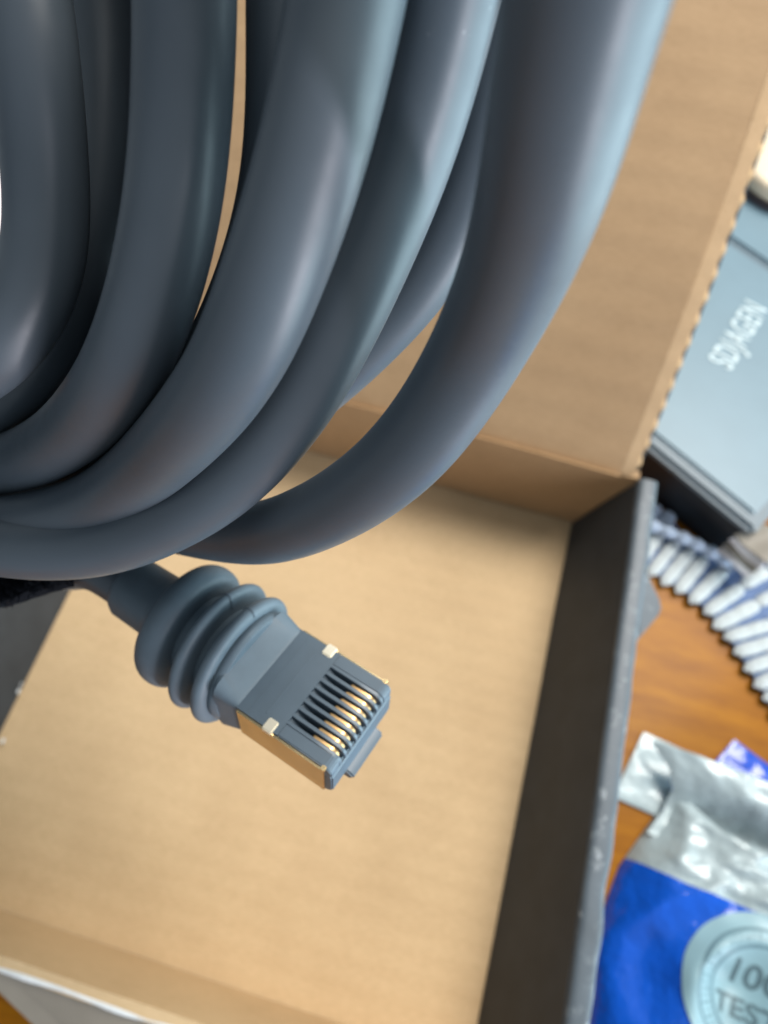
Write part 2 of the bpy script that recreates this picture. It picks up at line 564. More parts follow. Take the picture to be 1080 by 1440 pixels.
# lip along each side of the lid, showing the cut fluting
pt = np.gradient(prof, axis=0); pt /= np.linalg.norm(pt, axis=1, keepdims=True)
arc = np.r_[0, np.cumsum(np.linalg.norm(np.diff(prof, axis=0), axis=1))]
fine_s = np.arange(1.0, arc[-1] - 1, 0.4)
fp = np.stack([np.interp(fine_s, arc, prof[:, 0]), np.interp(fine_s, arc, prof[:, 1])], 1)
ft = np.stack([np.interp(fine_s, arc, pt[:, 0]), np.interp(fine_s, arc, pt[:, 1])], 1)
fn = np.stack([np.zeros(len(ft)), -ft[:, 1], ft[:, 0]], 1)       # lid normal towards viewer
ex = np.array([1.0, 0, 0])
def lip(side):
    ux = ex * side
    base = np.stack([np.full(len(fp), LX1 + 0.1 if side > 0 else LX0 - 0.1), fp[:, 0], fp[:, 1]], 1)
    up = 0.965 * ux[None, :] - 0.26 * fn            # along the lip
    out = -0.26 * ux[None, :] - 0.965 * fn           # through its thickness, outward
    hgt = 4.3
    def strip(name, o0, o1, h0, h1, mat, parent, wave=None):
        vs, fs = [], []
        for i in range(len(base)):
            s = fine_s[i]
            w = 0 if wave is None else wave(s)
            q = base[i]
            vs += [q + up[i] * h0 + out[i] * (o0 + w), q + up[i] * h1 + out[i] * (o0 + w), q + up[i] * h1 + out[i] * (o1 + w), q + up[i] * h0 + out[i] * (o1 + w)]
        for i in range(len(base) - 1):
            for j in range(4):
                l = (j + 1) % 4
                fs.append((i * 4 + j, i * 4 + l, i * 4 + 4 + l, i * 4 + 4 + j))
        n = len(base) - 1
        fs += [(0, 1, 2, 3), (n * 4 + 3, n * 4 + 2, n * 4 + 1, n * 4)]
        return mesh(name, vs, fs, mat, parent, True, 40)
    o = strip('lid_lip', 0.0, 0.45, 0.0, hgt, M['kraft_shaded'], lid)
    strip('outer_liner', 2.55, 2.95, 0.0, hgt + 2.5, M['char'], lid)
    strip('fluting', 1.40, 1.68, 0.4, hgt + 1.5, M['kraft_edge'], lid, lambda s: 1.0 * math.sin(2 * math.pi * s / 6.4) + 0.1 * mnoise.noise(Vector((s * .3, 1, 1))))
lip(1)
lip(-1)

# ------------------------------------------------------------------ cable
ec = empty('ethernet_cable', P(383, 956, 83.35))
tag(ec, 'grey round cable coiled in loops, its shielded network plug hanging over the box', 'cable')
DIA = 6.5
STR = {
 'c6': [(852, -130, 262), (823, 0, 231), (797, 120, 213), (775, 230, 196), (747, 320, 172), (718, 400, 152), (692, 453, 141), (646, 540, 128), (593, 618, 121), (545, 664, 113), (479, 711, 104), (411, 741, 96), (362, 752, 88), (296, 748, 82), (225, 735, 76), (140, 715, 71), (40, 690, 67), (-80, 660, 64)],
 's4': [(650, -110, 160), (626, 0, 150), (612, 82, 142), (579, 206, 134), (534, 324, 126), (478, 454, 118), (434, 540, 112), (392, 603, 107), (320, 680, 102), (230, 735, 96), (141, 768, 91), (58, 773, 89), (-2, 769, 88), (-110, 742, 86)],
 's3': [(508, -120, 176), (485, 0, 168), (460, 150, 161), (434, 255, 154), (385, 387, 146), (346, 494, 136), (281, 583, 122), (227, 638, 108), (176, 683, 97), (112, 720, 90), (-3, 742, 85), (-110, 735, 82)],
 's3b': [(414, -110, 137), (414, 0, 134), (412, 150, 130), (405, 260, 125), (378, 360, 120), (333, 468, 113), (280, 555, 104), (200, 640, 92), (110, 690, 79), (0, 700, 72), (-110, 690, 68)],
 's2': [(258, -120, 150), (260, 0, 145), (259, 150, 139), (249, 270, 136), (230, 370, 130), (182, 510, 119), (94, 614, 97), (0, 656, 84), (-110, 660, 79)],
 's1b': [(132, -110, 104), (144, 0, 101), (148, 130, 99), (140, 280, 97), (102, 402, 95), (62, 503, 92), (-5, 567, 87), (-110, 592, 83)],
 's1c': [(88, -110, 97), (100, 0, 95), (105, 130, 93), (97, 280, 91), (65, 402, 89), (24, 492, 87), (-40, 550, 82), (-130, 575, 78)],
 's1': [(20, -100, 125), (38, 0, 123), (52, 100, 121), (66, 250, 114), (71, 345, 111), (55, 415, 111), (10, 484, 112), (-45, 525, 111), (-130, 540, 106)],
 's4b': [(648, -110, 116), (628, 0, 112), (612, 82, 108), (579, 206, 103), (534, 320, 98), (478, 440, 93), (430, 525, 87), (385, 580, 81), (310, 640, 74), (220, 680, 67), (110, 690, 62), (0, 680, 59), (-100, 665, 57)],  # unseen turn added behind s4 to stop low window light
 's5': [(735, -60, 128), (716, 60, 124), (690, 160, 117), (650, 290, 108), (576, 413, 99), (437, 552, 88), (330, 622, 80), (230, 665, 73), (100, 680, 66), (-20, 660, 62), (-110, 640, 60)],
}
# extra unseen turns, added straight behind the ones in view to block window light
for base, facs in (('s2', (0.865, 0.77, 0.69, 0.62)), ('s3', (0.72, 0.635, 0.565)), ('s1', (0.68, 0.61))):
    for n_, f_ in enumerate(facs):
        STR['%s_deep%d' % (base, n_)] = [(x, y, w * f_) for x, y, w in STR[base]]
OUT = {nm: i_ * 0.55 for i_, nm in enumerate(STR)}   # how far each turn is shifted beyond the picture
def cam_pt(x, y, z):
    return CAM + RW.T @ np.array([x, y, z])
CURVES = {}
for name, pts in STR.items():
    k = OUT[name]
    vis = [P(x, y, DIA * 1000.0 / w) for x, y, w in pts]
    a = RW @ (vis[0] - CAM); b = RW @ (vis[-1] - CAM)
    dx = -7.0 * k
    tail = [cam_pt(a[0] + 3, a[1] + 22, a[2] + 26), cam_pt(a[0] - 2, a[1] + 42, a[2] + 52), cam_pt(a[0] - 28, a[1] + 52, a[2] + 66),
            cam_pt(-70 + dx * .6, 62 - k, 16), cam_pt(-92 + dx * .5, 34 - k, -30), cam_pt(b[0] - 34, b[1] + 16, b[2] + 22), cam_pt(b[0] - 16, b[1] + 4, b[2] + 5)]
    if name in ('s1b', 's1c', 's3b', 's4b') or 'deep' in name:  # these turns rise higher out of view, shaped to shade the strands below
        tail[:3] = [cam_pt(a[0] + 4, a[1] + 24, a[2] + 5), cam_pt(a[0] + 2, a[1] + 46, a[2] + 24), cam_pt(a[0] - 24, a[1] + 56, a[2] + 50)]
    cpts = vis[::-1]
    # order: left end -> top -> beyond -> back to the left end
    loop = cpts + tail
    cv = catmull(loop, 0.6, True)
    cv = resample(cv, 0.8, True)
    cv = smooth_curve(cv, 5.0, True)
    # tiny hand-made unevenness
    wv = np.array([[mnoise.noise(Vector((i * 0.018, k * 3.1, a2 * 7.7))) for a2 in range(3)] for i in range(len(cv))])
    ramp_w = np.sin(np.linspace(0, math.pi, len(cv)))[:, None]
    cv = cv + wv * 0.22 * ramp_w
    CURVES[name] = cv
    rad = DIA / 2 * (1 + 0.006 * np.array([mnoise.noise(Vector((i * 0.05, k * 1.7, 3))) for i in range(len(cv))]))
    tube('cable_loop', cv, rad, M['cable'], ec, True, 40)

# plug frame
RP = np.array([[-0.5439, 0.8375, 0.0522], [-0.6305, -0.4489, 0.6332], [0.5538, 0.3115, 0.7722]])
TP = np.array([-12.9233, -17.5833, -80.8075])
def PL(x, y, z):
    return CAM + RW.T @ (RP @ np.array([x, y, z]) + TP)
def loc_mesh(bm):
    for v in bm.verts:
        v.co = V(PL(*v.co))
    return bm
def box_bm(bm, x0, x1, y0, y1, z0, z1, bev=0.0):
    vs = [bm.verts.new(p) for p in ((x0, y0, z0), (x1, y0, z0), (x1, y1, z0), (x0, y1, z0), (x0, y0, z1), (x1, y0, z1), (x1, y1, z1), (x0, y1, z1))]
    fs = [bm.faces.new([vs[i] for i in f]) for f in ((3, 2, 1, 0), (4, 5, 6, 7), (0, 1, 5, 4), (1, 2, 6, 5), (2, 3, 7, 6), (3, 0, 4, 7))]
    if bev:
        es = set(e for f in fs for e in f.edges)
        bmesh.ops.bevel(bm, geom=list(es), offset=bev, segments=2, affect='EDGES')
def prism_x(bm, prof2, x0, x1, bev=0.0):
    """(y,z) outline swept along x"""
    a = [bm.verts.new((x0, y, z)) for y, z in prof2]
    b = [bm.verts.new((x1, y, z)) for y, z in prof2]
    n = len(prof2)
    fs = [bm.faces.new(a), bm.faces.new(b[::-1])]
    for i in range(n):
        fs.append(bm.faces.new([a[i], b[i], b[(i + 1) % n], a[(i + 1) % n]]))
    if bev:
        es = set(e for f in fs for e in f.edges)
        bmesh.ops.bevel(bm, geom=list(es), offset=bev, segments=2, affect='EDGES')
HW = 5.84
PLEN = 12.8
bm = bmesh.new()
# core below the slots
prism_x(bm, [(-4, -6.5), (PLEN - 0.7, -6.5), (PLEN, -5.8), (PLEN, -2.1), (PLEN - 0.25, -1.75), (-4, -1.75)], -HW + .02, HW - .02, 0.18)
# rear deck, with its faint cross ridges
prism_x(bm, [(-2.5, -1.74), (5.65, -1.74), (5.65, 0.0), (-2.5, 0.0)], -HW, HW, 0.0)
box_bm(bm, -HW + 1.3, HW - 1.3, 3.0, 3.25, -0.05, 0.045)
box_bm(bm, -HW + 0.4, HW - 0.4, 1.35, 1.5, -0.05, 0.025)
# side strips beside the contact slots
for s in (-1, 1):
    x0, x1 = (4.22, HW) if s > 0 else (-HW, -4.22)
    prism_x(bm, [(5.6, -1.76), (PLEN - 0.1, -1.76), (PLEN - 0.1, -0.9), (PLEN - 0.35, -0.35), (PLEN - 0.9, 0.0), (5.6, 0.0)], x0, x1, 0.12)
# combs between the slots
for k in range(9):
    xc = -4.064 + 1.016 * k
    wdt = 0.20
    prism_x(bm, [(5.6, -1.76), (PLEN - 0.15, -1.76), (PLEN - 0.15, -1.0), (PLEN - 0.45, -0.45), (PLEN - 1.1, -0.06), (9.0, 0.02), (6.2, 0.02), (5.6, 0.02)], xc - wdt, xc + wdt, 0.05)
plug = bm_obj('plug', loc_mesh(bm), M['plug'], ec, True, 30)
tag(plug, 'moulded grey network plug body with eight contact slots')
# sloping ramps at the rear of each slot
for k in range(8):
    xc = -3.556 + 1.016 * k
    bm = bmesh.new()
    prism_x(bm, [(5.66, -1.74), (7.6, -1.74), (7.4, -1.5), (5.66, -0.45)], xc - 0.27, xc + 0.27, 0.0)
    bm_obj('slot_ramp', loc_mesh(bm), M['plug'], plug, True, 30)
    bm = bmesh.new()
    prism_x(bm, [(8.5, -1.74), (PLEN - 0.75, -1.74), (PLEN - 0.8, -1.05), (PLEN - 1.25, -0.56), (PLEN - 1.9, -0.42), (8.8, -0.52), (8.5, -0.8)], xc - 0.20, xc + 0.20, 0.05)
    bm_obj('contact', loc_mesh(bm), M['gold'], plug, True, 40)
# gold shield plates on both flanks and across the belly
for s in (-1, 1):
    bm = bmesh.new()
    box_bm(bm, s * HW if s < 0 else HW, s * HW + (-0.3 if s < 0 else 0.3), 0.1, PLEN - 0.9, -6.2, -0.32, 0.08)
    bm_obj('shield_plate', loc_mesh(bm), M['shield'], plug, True, 40)
    bm = bmesh.new()
    x0, x1 = (HW - 1.15, HW + 0.36) if s > 0 else (-HW - 0.36, -HW + 1.15)
    box_bm(bm, x0, x1, 3.75, 5.05, -0.6, 0.18, 0.12)
    bm_obj('shield_clip', loc_mesh(bm), M['clip'], plug, True, 40)
    bm = bmesh.new()
    x0, x1 = (HW - 0.2, HW + 0.36) if s > 0 else (-HW - 0.36, -HW + 0.2)
    box_bm(bm, x0, x1, PLEN - 1.3, PLEN - 0.75, -0.5, 0.1, 0.08)
    bm_obj('shield_clip', loc_mesh(bm), M['shield'], plug, True, 40)
# latch under the nose
bm = bmesh.new()
prism_x(bm, [(2.0, -7.0), (PLEN - 1, -7.7), (PLEN + 0.7, -7.6), (PLEN + 1.0, -6.5), (PLEN - 0.4, -5.8), (2.0, -6.2)], -3.1, 3.1, 0.22)
bm_obj('latch', loc_mesh(bm), M['plug'], plug, True, 30)

# boot: collar blended from the square plug to round, then sealing rings
def ring_pt(s, r, a, sq=0.0):
    """s = distance behind the plug, a = angle; sq = squareness"""
    ca, sa = math.cos(a), math.sin(a)
    x, z = r * ca, r * sa
    if sq:
        hx, hz = HW + 0.1, 3.45
        k = 1.0 / max(abs(ca) / hx, abs(sa) / hz)
        bx, bz = ca * k, sa * k
        x = x * (1 - sq) + bx * sq; z = z * (1 - sq) + bz * sq
    return PL(x, -s, z - 3.3)
def lathe(name, prof3, mat, parent, n=72):
    vs, fs = [], []
    for (s, r, sq) in prof3:
        for k in range(n):
            vs.append(ring_pt(s, r, 2 * math.pi * k / n, sq))
    m2 = len(prof3)
    for i in range(m2 - 1):
        for k in range(n):
            l = (k + 1) % n
            fs.append((i * n + k, i * n + l, (i + 1) * n + l, (i + 1) * n + k))
    fs += [tuple(range(n)), tuple((m2 - 1) * n + k for k in range(n))]
    return mesh(name, vs, fs, mat, parent, True, 45)
boot = lathe('boot', [(2.6, 6.6, 0), (3.0, 7.0, 0), (3.6, 7.0, 0), (4.6, 6.0, 0), (6.4, 5.6, 0), (8.5, 5.5, 0), (10.3, 5.3, 0), (13, 5.2, 0), (16.0, 4.8, 0), (16.6, 4.35, 0), (17.2, 4.15, 0), (22.2, 4.05, 0), (22.9, 3.7, 0), (23.2, 3.2, 0)], M['boot'], ec)
tag(boot, 'grey rubber strain relief with three sealing rings')
def torus_prof(s0, w, r_in, r_out, k=12, p=0.5):
    o = [(s0 - w / 2, r_in, 0)]
    for i in range(k + 1):
        a = math.pi * i / k
        o.append((s0 - w / 2 * math.cos(a), r_in + (r_out - r_in) * (math.sin(a) ** p if i not in (0, k) else 0.0) + 0.001 * i, 0))
    o.append((s0 + w / 2, r_in, 0))
    return o
vs, fs = [], []
SEC = [(-0.05, 5.94, 3.42, 14), (0.12, 5.96, 3.50, 14), (0.3, 6.0, 3.62, 12), (2.7, 6.45, 5.35, 7), (3.15, 6.5, 5.6, 4), (3.5, 6.3, 5.6, 3)]
NS = 96
for (s_, hx, hz, ex_) in SEC:
    for k in range(NS):
        a = 2 * math.pi * k / NS
        ca, sa = math.cos(a), math.sin(a)
        x = hx * math.copysign(abs(ca) ** (2.0 / ex_), ca); z = hz * math.copysign(abs(sa) ** (2.0 / ex_), sa)
        vs.append(PL(x, -s_, z - 3.3))
for i in range(len(SEC) - 1):
    for k in range(NS):
        l = (k + 1) % NS
        fs.append((i * NS + k, i * NS + l, (i + 1) * NS + l, (i + 1) * NS + k))
fs += [tuple(range(NS)), tuple((len(SEC) - 1) * NS + k for k in range(NS))]
mesh('shoulder', vs, fs, M['boot'], boot, True, 25)
lathe('sealing_ring', torus_prof(4.6, 1.8, 5.5, 8.35, 12, 0.38), M['boot'], boot)
lathe('sealing_ring', torus_prof(7.9, 1.7, 5.2, 8.4, 12, 0.38), M['boot'], boot)
lathe('sealing_ring', torus_prof(12.7, 4.0, 4.9, 8.15, 16, 0.42), M['boot'], boot)
# mould parting line across the rings
for s0, rr in ((4.6, 8.36), (7.9, 8.41)):
    vs, fs = [], []
    a0_ = math.radians(108)
    for i in range(9):
        a = math.pi * i / 8
        s = s0 - 0.9 * math.cos(a)
        r = 6.6 + (rr - 6.6) * (max(0, math.sin(a)) ** 0.38) + 0.03
        vs += [ring_pt(s, r, a0_ - 0.012), ring_pt(s, r + 0.06, a0_), ring_pt(s, r, a0_ + 0.012)]
    for i in range(8):
        fs += [(i * 3, i * 3 + 1, i * 3 + 4, i * 3 + 3), (i * 3 + 1, i * 3 + 2, i * 3 + 5, i * 3 + 4)]
    mesh('parting_line', vs, fs, M['plug'], boot, True, 60)
# lead from the boot up into the coil
e = [PL(0, -21.0, -3.3), PL(0, -24.0, -3.3), PL(0, -30.0, -3.3)]
lead = catmull(e + [P(95, 800, 97), P(10, 768, 104), P(-80, 740, 108), P(-170, 700, 106), P(-270, 620, 98)], 0.7)
lead = smooth_curve(resample(lead, 0.8, False), 4.0, False)
CURVES['lead'] = lead
tube('cable_lead', lead, DIA / 2, M['cable'], ec, False, 36)

# ------------------------------------------------------------------ fabric tie
tie = empty('cable_tie_strap', P(-60, 800, 100))
tag(tie, 'black fuzzy fabric strap end below the coil at the left edge', 'strap')
g = []
NU, NV = 60, 16
for i in range(NU):
    u = i / (NU - 1)
    row = []
    for j in range(NV):
        v = j / (NV - 1)
        x = -330 + 425 * u
        top = 770 + 6 * math.sin(u * 5)
        low = 853 - 8 * u - (32 * max(0, (u - 0.775) / 0.225) ** 0.9) + 2.5 * mnoise.noise(Vector((u * 20, 1, 2)))
        row.append(P(x, top + (low - top) * v, 92 + 6 * (1 - v) + 3 * math.sin(u * 4 + 1) + 10 * (1 - u)))
    g.append(row)
band = sheet('strap_band', [r[::-1] for r in g], 1.6, M['velcro'], tie)
vs, fs = [], []
G = np.array(g)
for _ in range(9000):
    u, v = random.random(), random.random() ** 0.6
    i, j = min(int(u * (NU - 1)), NU - 2), min(int(v * (NV - 1)), NV - 2)
    p = G[i, j] + (G[i + 1, j] - G[i, j]) * random.random() + (G[i, j + 1] - G[i, j]) * random.random()
    t = RW.T @ np.array([random.gauss(0, 1), random.gauss(-0.35, 1), abs(random.gauss(0.6, .5))])
    t = t / np.linalg.norm(t) * random.uniform(0.5, 1.7)
    s_ = np.cross(t, rng.normal(size=3)); s_ = s_ / np.linalg.norm(s_) * 0.08
    k = len(vs)
    vs += [p - s_, p + s_, p + t * 0.6 + s_ * .7 + rng.normal(size=3) * .08, p + t + rng.normal(size=3) * .12]
    fs += [(k, k + 1, k + 2), (k, k + 2, k + 3)]
fz = mesh('loop_pile', vs, fs, M['velcro'], tie, False)
fz['kind'] = 'stuff'

# ------------------------------------------------------------------ pale blue product box behind the lid
pb_o = np.array([175.7, 189.2, 0]); pb_r = np.array([212.5, 167.2, 0])
bu = (pb_r - pb_o) / np.linalg.norm(pb_r - pb_o); bv = np.array([-bu[1], bu[0], 0])
TOPZ = 25.0
def PB(a, b, z):
    return pb_o + bu * a + bv * b + np.array([0, 0, z])
LEN_U = np.linalg.norm(pb_r - pb_o) + 1
pbox = empty('product_box', PB(0, 50, -3.2))
tag(pbox, 'flat pale blue box with white lettering and black side, behind the lid', 'box')
def pb_box(name, a0, a1, b0, b1, z0, z1, mat, bev, parent=pbox):
    bm = bmesh.new()
    box_bm(bm, a0, a1, b0, b1, z0, z1, bev)
    for v in bm.verts:
        v.co = V(PB(*v.co))
    return bm_obj(name, bm, mat, parent, True, 30)
UL = -70
pb_box('base', UL + 1.5, LEN_U - 1.5, 2.0, 172, -3.0, 18.4, M['black'], 0.8)
pb_box('cover', UL, LEN_U, 0, 175, 18.6, TOPZ - 1.2, M['bluebox_rim'], 1.6)
pb_box('top_panel', UL + 4, LEN_U - 4, 4.5, 98, TOPZ - 2.0, TOPZ, M['bluebox'], 0.9)
pb_box('top_panel', UL + 4, LEN_U - 4, 101, 172, TOPZ - 2.0, TOPZ, M['bluebox'], 0.9)

def text_obj(name, body, size, mat, origin, xdir, ydir, parent, extr=0.12, spacing=1.0, shear=0.0, bold=0.0, xs=1.0):
    cu = bpy.data.curves.new(name, 'FONT')
    cu.body = body
    cu.size = size * MM
    cu.extrude = extr * MM
    cu.space_character = spacing
    cu.offset = bold * MM
    cu.shear = shear
    tmp = bpy.data.objects.new(name, cu)
    COL.objects.link(tmp)
    dg = bpy.context.evaluated_depsgraph_get()
    me = bpy.data.meshes.new_from_object(tmp.evaluated_get(dg))
    bpy.data.objects.remove(tmp)
    x = np.array(xdir, float); x /= np.linalg.norm(x)
    y = np.array(ydir, float); y -= x * (x @ y); y /= np.linalg.norm(y)
    z = np.cross(x, y)
    mat4 = Matrix([[x[i] * xs, y[i], z[i], origin[i] * MM] for i in range(3)] + [[0, 0, 0, 1]])
    me.transform(mat4)
    return link(name, me, mat, parent)
tl0 = PZ(1027, 522, TOPZ + 0.15); tl1 = PZ(1094, 413, TOPZ + 0.15)
tdir = tl1 - tl0
text_obj('lettering', 'SDJAGEN', 13.0, M['whiteprint'], tl0, tdir, np.array([-tdir[1], tdir[0], 0]), pbox, 0.12, 1.12, 0, 0.08, 0.60)

# cream lid above the product box
cl = empty('round_lid', (0, 0, 0))
cc = PZ(1120, 226, 34.0)
cl.location = V(cc) * MM
tag(cl, 'cream round lid above a dark ring that stands in for its shadow on the pale blue box', 'lid')
def disc(name, prof2, mat, parent, ctr, n=64):
    vs, fs = [], []
    for r, z in prof2:
        for k in range(n):
            a = 2 * math.pi * k / n
            vs.append((ctr[0] + r * math.cos(a), ctr[1] + r * math.sin(a), z))
    for i in range(len(prof2) - 1):
        for k in range(n):
            l = (k + 1) % n
            fs.append((i * n + k, i * n + l, (i + 1) * n + l, (i + 1) * n + k))
    fs += [tuple(range(n)), tuple((len(prof2) - 1) * n + k for k in range(n))]
    return mesh(name, vs, fs, mat, parent, True, 40)
RC = 22.0
disc('cap', [(RC - 2, 28.2), (RC - .4, 28.6), (RC, 30), (RC, 33), (RC - .8, 34.4), (RC - 2.4, 35), (RC * .5, 35.3), (0.5, 35.3)], M['cream'], cl, cc)
disc('shadow_ring', [(RC - 2.5, 25.2), (RC + .6, 25.4), (RC + 1.0, 26.6), (RC + .6, 27.8), (RC - 2.5, 28.1)], M['ring_shadow'], cl, cc)  # dark ring added beneath the cap in place of its shadow

# ------------------------------------------------------------------ ribbed cotton mat
mat_o = empty('ribbed_mat', PZ(1020, 830, -3.2))
tag(mat_o, 'white and blue ribbed cotton mat between the carton and the pale blue box', 'mat')
edge = catmull([PZ(x, y, -1.0) for x, y in ((868, 778), (905, 800), (940, 823), (980, 850), (1012, 885), (1042, 930), (1080, 990), (1118, 1052), (1150, 1110))], 0.5)
ed = np.r_[0, np.cumsum(np.linalg.norm(np.diff(edge, axis=0), axis=1))]
def edge_at(s):
    p = np.array([np.interp(s, ed, edge[:, a]) for a in range(3)])
    q = np.array([np.interp(s + 1.5, ed, edge[:, a]) for a in range(3)]) - np.array([np.interp(s - 1.5, ed, edge[:, a]) for a in range(3)])
    q /= np.linalg.norm(q)
    nrm = np.array([-q[1], q[0], 0])
    return p, q, nrm
def rib_mesh(L, w, h):
    bm = bmesh.new()
    vs, n, mseg = [], 10, 9
    for i in range(n + 1):
        t = i / n
        r = (1 - abs(2 * t - 1) ** 10) ** 0.5 * (0.94 + 0.06 * math.cos(t * 19))
        for k in range(mseg):
            a = math.pi * k / (mseg - 1)
            vs.append(bm.verts.new((math.cos(a) * w / 2 * max(r, .05), (t - .5) * L, math.sin(a) ** .5 * h * max(r, .05))))
    for i in range(n):
        for k in range(mseg - 1):
            bm.faces.new((vs[i * mseg + k], vs[i * mseg + k + 1], vs[(i + 1) * mseg + k + 1], vs[(i + 1) * mseg + k]))
    bmesh.ops.recalc_face_normals(bm, faces=bm.faces)
    bmesh.ops.scale(bm, vec=(MM, MM, MM), verts=bm.verts)
    me = bpy.data.meshes.new('rib')
    bm.to_mesh(me); bm.free()
    me.polygons.foreach_set('use_smooth', [True] * len(me.polygons))
    return me
ROWS = [(0, 16.5, 'rib_white'), (17.0, 13.0, 'rib_white'), (30.5, 13.0, 'rib_white'), (44, 13, 'rib_white'), (57.5, 13, 'rib_white')]
me_w = rib_mesh(19.5, 5.0, 1.5); me_w.materials.append(M['rib_white'])
me_n = rib_mesh(13.6, 4.9, 1.5); me_n.materials.append(M['rib_white'])
me_b = rib_mesh(8.5, 5.9, 2.8); me_b.materials.append(M['rib_blue'])
def allowed(p):
    a = (p - pb_o) @ bu; b = (p - pb_o) @ bv
    if b > -1.0 and a < LEN_U + 6: return False
    if p[0] < 181.5: return False
    return True
for r, (off, ln, mk) in enumerate(ROWS):
    s = 3.0
    while s < ed[-1] - 3:
        p, q, nrm = edge_at(s)
        c_ = p + nrm * (off + ln / 2)
        short = False
        if r == 1 and not allowed(c_ + nrm * ln * .1) and allowed(p + nrm * (off + 5.0)):
            c_ = p + nrm * (off + 4.0); short = True
        if short or allowed(c_ + nrm * ln * .1):
            me = me_w if r == 0 else (me_b if short else me_n)
            o = bpy.data.objects.new('rib', me)
            COL.objects.link(o)
            ang = math.atan2(nrm[1], nrm[0]) - math.pi / 2 - math.radians(6) + random.uniform(-.06, .06)
            o.matrix_basis = Matrix.Translation(V(c_ + np.array([0, 0, 0.4 + random.uniform(-.2, .3)])) * MM) @ Matrix.Rotation(ang, 4, 'Z') @ Matrix.Diagonal((random.uniform(.93, 1.05), random.uniform(.95, 1.04), random.uniform(.9, 1.1), 1))
            o.parent = mat_o
            o.matrix_parent_inverse = parent_inverse(mat_o)
        s += 5.5 * (1 + 0.012 * off / 10)
gb = []
for s in np.linspace(0.5, ed[-1] - 1, 50):
    p, q, nrm = edge_at(s)
    lim = 72.0
    for tt in np.arange(0, 72, 1.5):
        if not allowed(p + nrm * (tt + 1.0)):
            lim = max(tt, 4.0); break
    gb.append([p + nrm * (1.2 + (lim - 1.2) * k / 11) + np.array([0, 0, 0.2 + 0.25 * math.sin(k)]) for k in range(12)])
sheet('mat_base', gb, 1.6, M['cloth_base'], mat_o)

hem = catmull([PZ(896, 728, 3.0), PZ(914, 738, 4.0), PZ(950, 752, 4.5), PZ(985, 768, 4.5), PZ(1012, 784, 4.0), PZ(1030, 800, 2.5)], 0.5)
tube('hem', hem, np.array([2.0 + 0.35 * math.sin(i * 0.62) + 0.4 * mnoise.noise(Vector((i * .07, 3, 1))) for i in range(len(hem))]), M['rib_blue'], mat_o, False, 14)

# folded paper leaflet ends beside the product box
lf = empty('folded_leaflet', PB(LEN_U + 4, -2, 4))
tag(lf, 'folded whitish paper leaflet at the corner of the pale blue box', 'leaflet')
for k in range(4):
    z = 8 + k * 3.4
    sheet('paper_fold', quad_grid(PB(LEN_U - 4, -3.8 + k * .7, z), PB(LEN_U + 9, -4.5 + k * .5, z + .8), PB(LEN_U + 10, 8, z + 2.2), PB(LEN_U + 1.2, 8, z + 2.2), 8, 6,
          lambda u, v: np.array([0, 0, .6 * math.sin(u * 5 + k)])), 0.8, M['paper'] if k % 2 == 0 else M['flap'], lf)

# ------------------------------------------------------------------ pouches
def pouch_frame(z):
    o = PZ(835, 1440, z); up = PZ(893, 1205, z) - o
    r = PZ(935, 1473, z) - o
    up /= np.linalg.norm(up); r -= up * (r @ up); r /= np.linalg.norm(r)
    return o, r, up
po, pr_, pu = pouch_frame(4.0)
def to_uv(px, py, z):
    d = PZ(px, py, z) - po
    return d @ pr_, d @ pu
pouch = empty('blue_pouch', po + pr_ * 40)
tag(pouch, 'glossy blue plastic pouch with crumpled silver top and round pale seal', 'pouch')
PWID = 84.0
# left edge of the bag, measured along its height
le_pts = [(820, 1500), (835, 1440), (846, 1330), (866, 1262), (882, 1218), (905, 1185), (938, 1140), (946, 1112), (936, 1082), (912, 1046)]
le = [to_uv(x, y, 4.0) for x, y in le_pts]
le_v = np.array([q[1] for q in le]); le_u = np.array([q[0] for q in le])
vtop = le_v[-1]
vblue = to_uv(890, 1208, 4.0)[1]
def left_u(v):
    return np.interp(v, le_v, le_u)
def pouch_z(s, v):
    """height of the front skin; s 0..1 across"""
    body = 17.0 * (math.sin(math.pi * min(max(s, 0), 1)) ** 0.62)
    fade = 1.0 - 0.45 * max(0, (v - vblue) / (vtop - vblue))
    cr = 1.4 * mnoise.noise(Vector((s * 5, v * 0.06, 1))) + 0.8 * mnoise.noise(Vector((s * 11, v * 0.14, 4)))
    k = 1.0 if v > vblue else 0.55
    amp = min(1, s * 9) * min(1, (1 - s) * 9)
    ridge = 2.6 * (1 - abs(mnoise.noise(Vector((s * 4.2 + 3, v * 0.045, 9)))) * 2.2) * amp * (1.3 if v > vblue else 1.6)
    return -2.6 + body * fade + cr * k * amp * 1.6 + ridge
def skin(v0, v1, nv, ns, zfn, s0=0.0, s1=1.0, bot=None):
    g = []
    for i in range(ns):
        s = s0 + (s1 - s0) * i / (ns - 1)
        row = []
        for j in range(nv):
            t = j / (nv - 1)
            va = v0(s) if callable(v0) else v0
            vb = v1(s) if callable(v1) else v1
            v = va + (vb - va) * t
            lu = left_u(v)
            u = lu + (PWID - 2 * lu * 0.5 - lu * 0.5) * s if False else lu + (PWID - lu - lu) * s
            p = po + pr_ * u + pu * v
            row.append(np.array([p[0], p[1], zfn(s, v)]))
        g.append(row)
    return g
def blue_line(s):
    return vblue - 1.0 * math.sin(s * 6) + 1.4 * mnoise.noise(Vector((s * 5, 2, 2)))
sheet('blue_film', skin(-50.0, blue_line, 80, 70, pouch_z), 0.35, M['blue_foil'], pouch, 60)
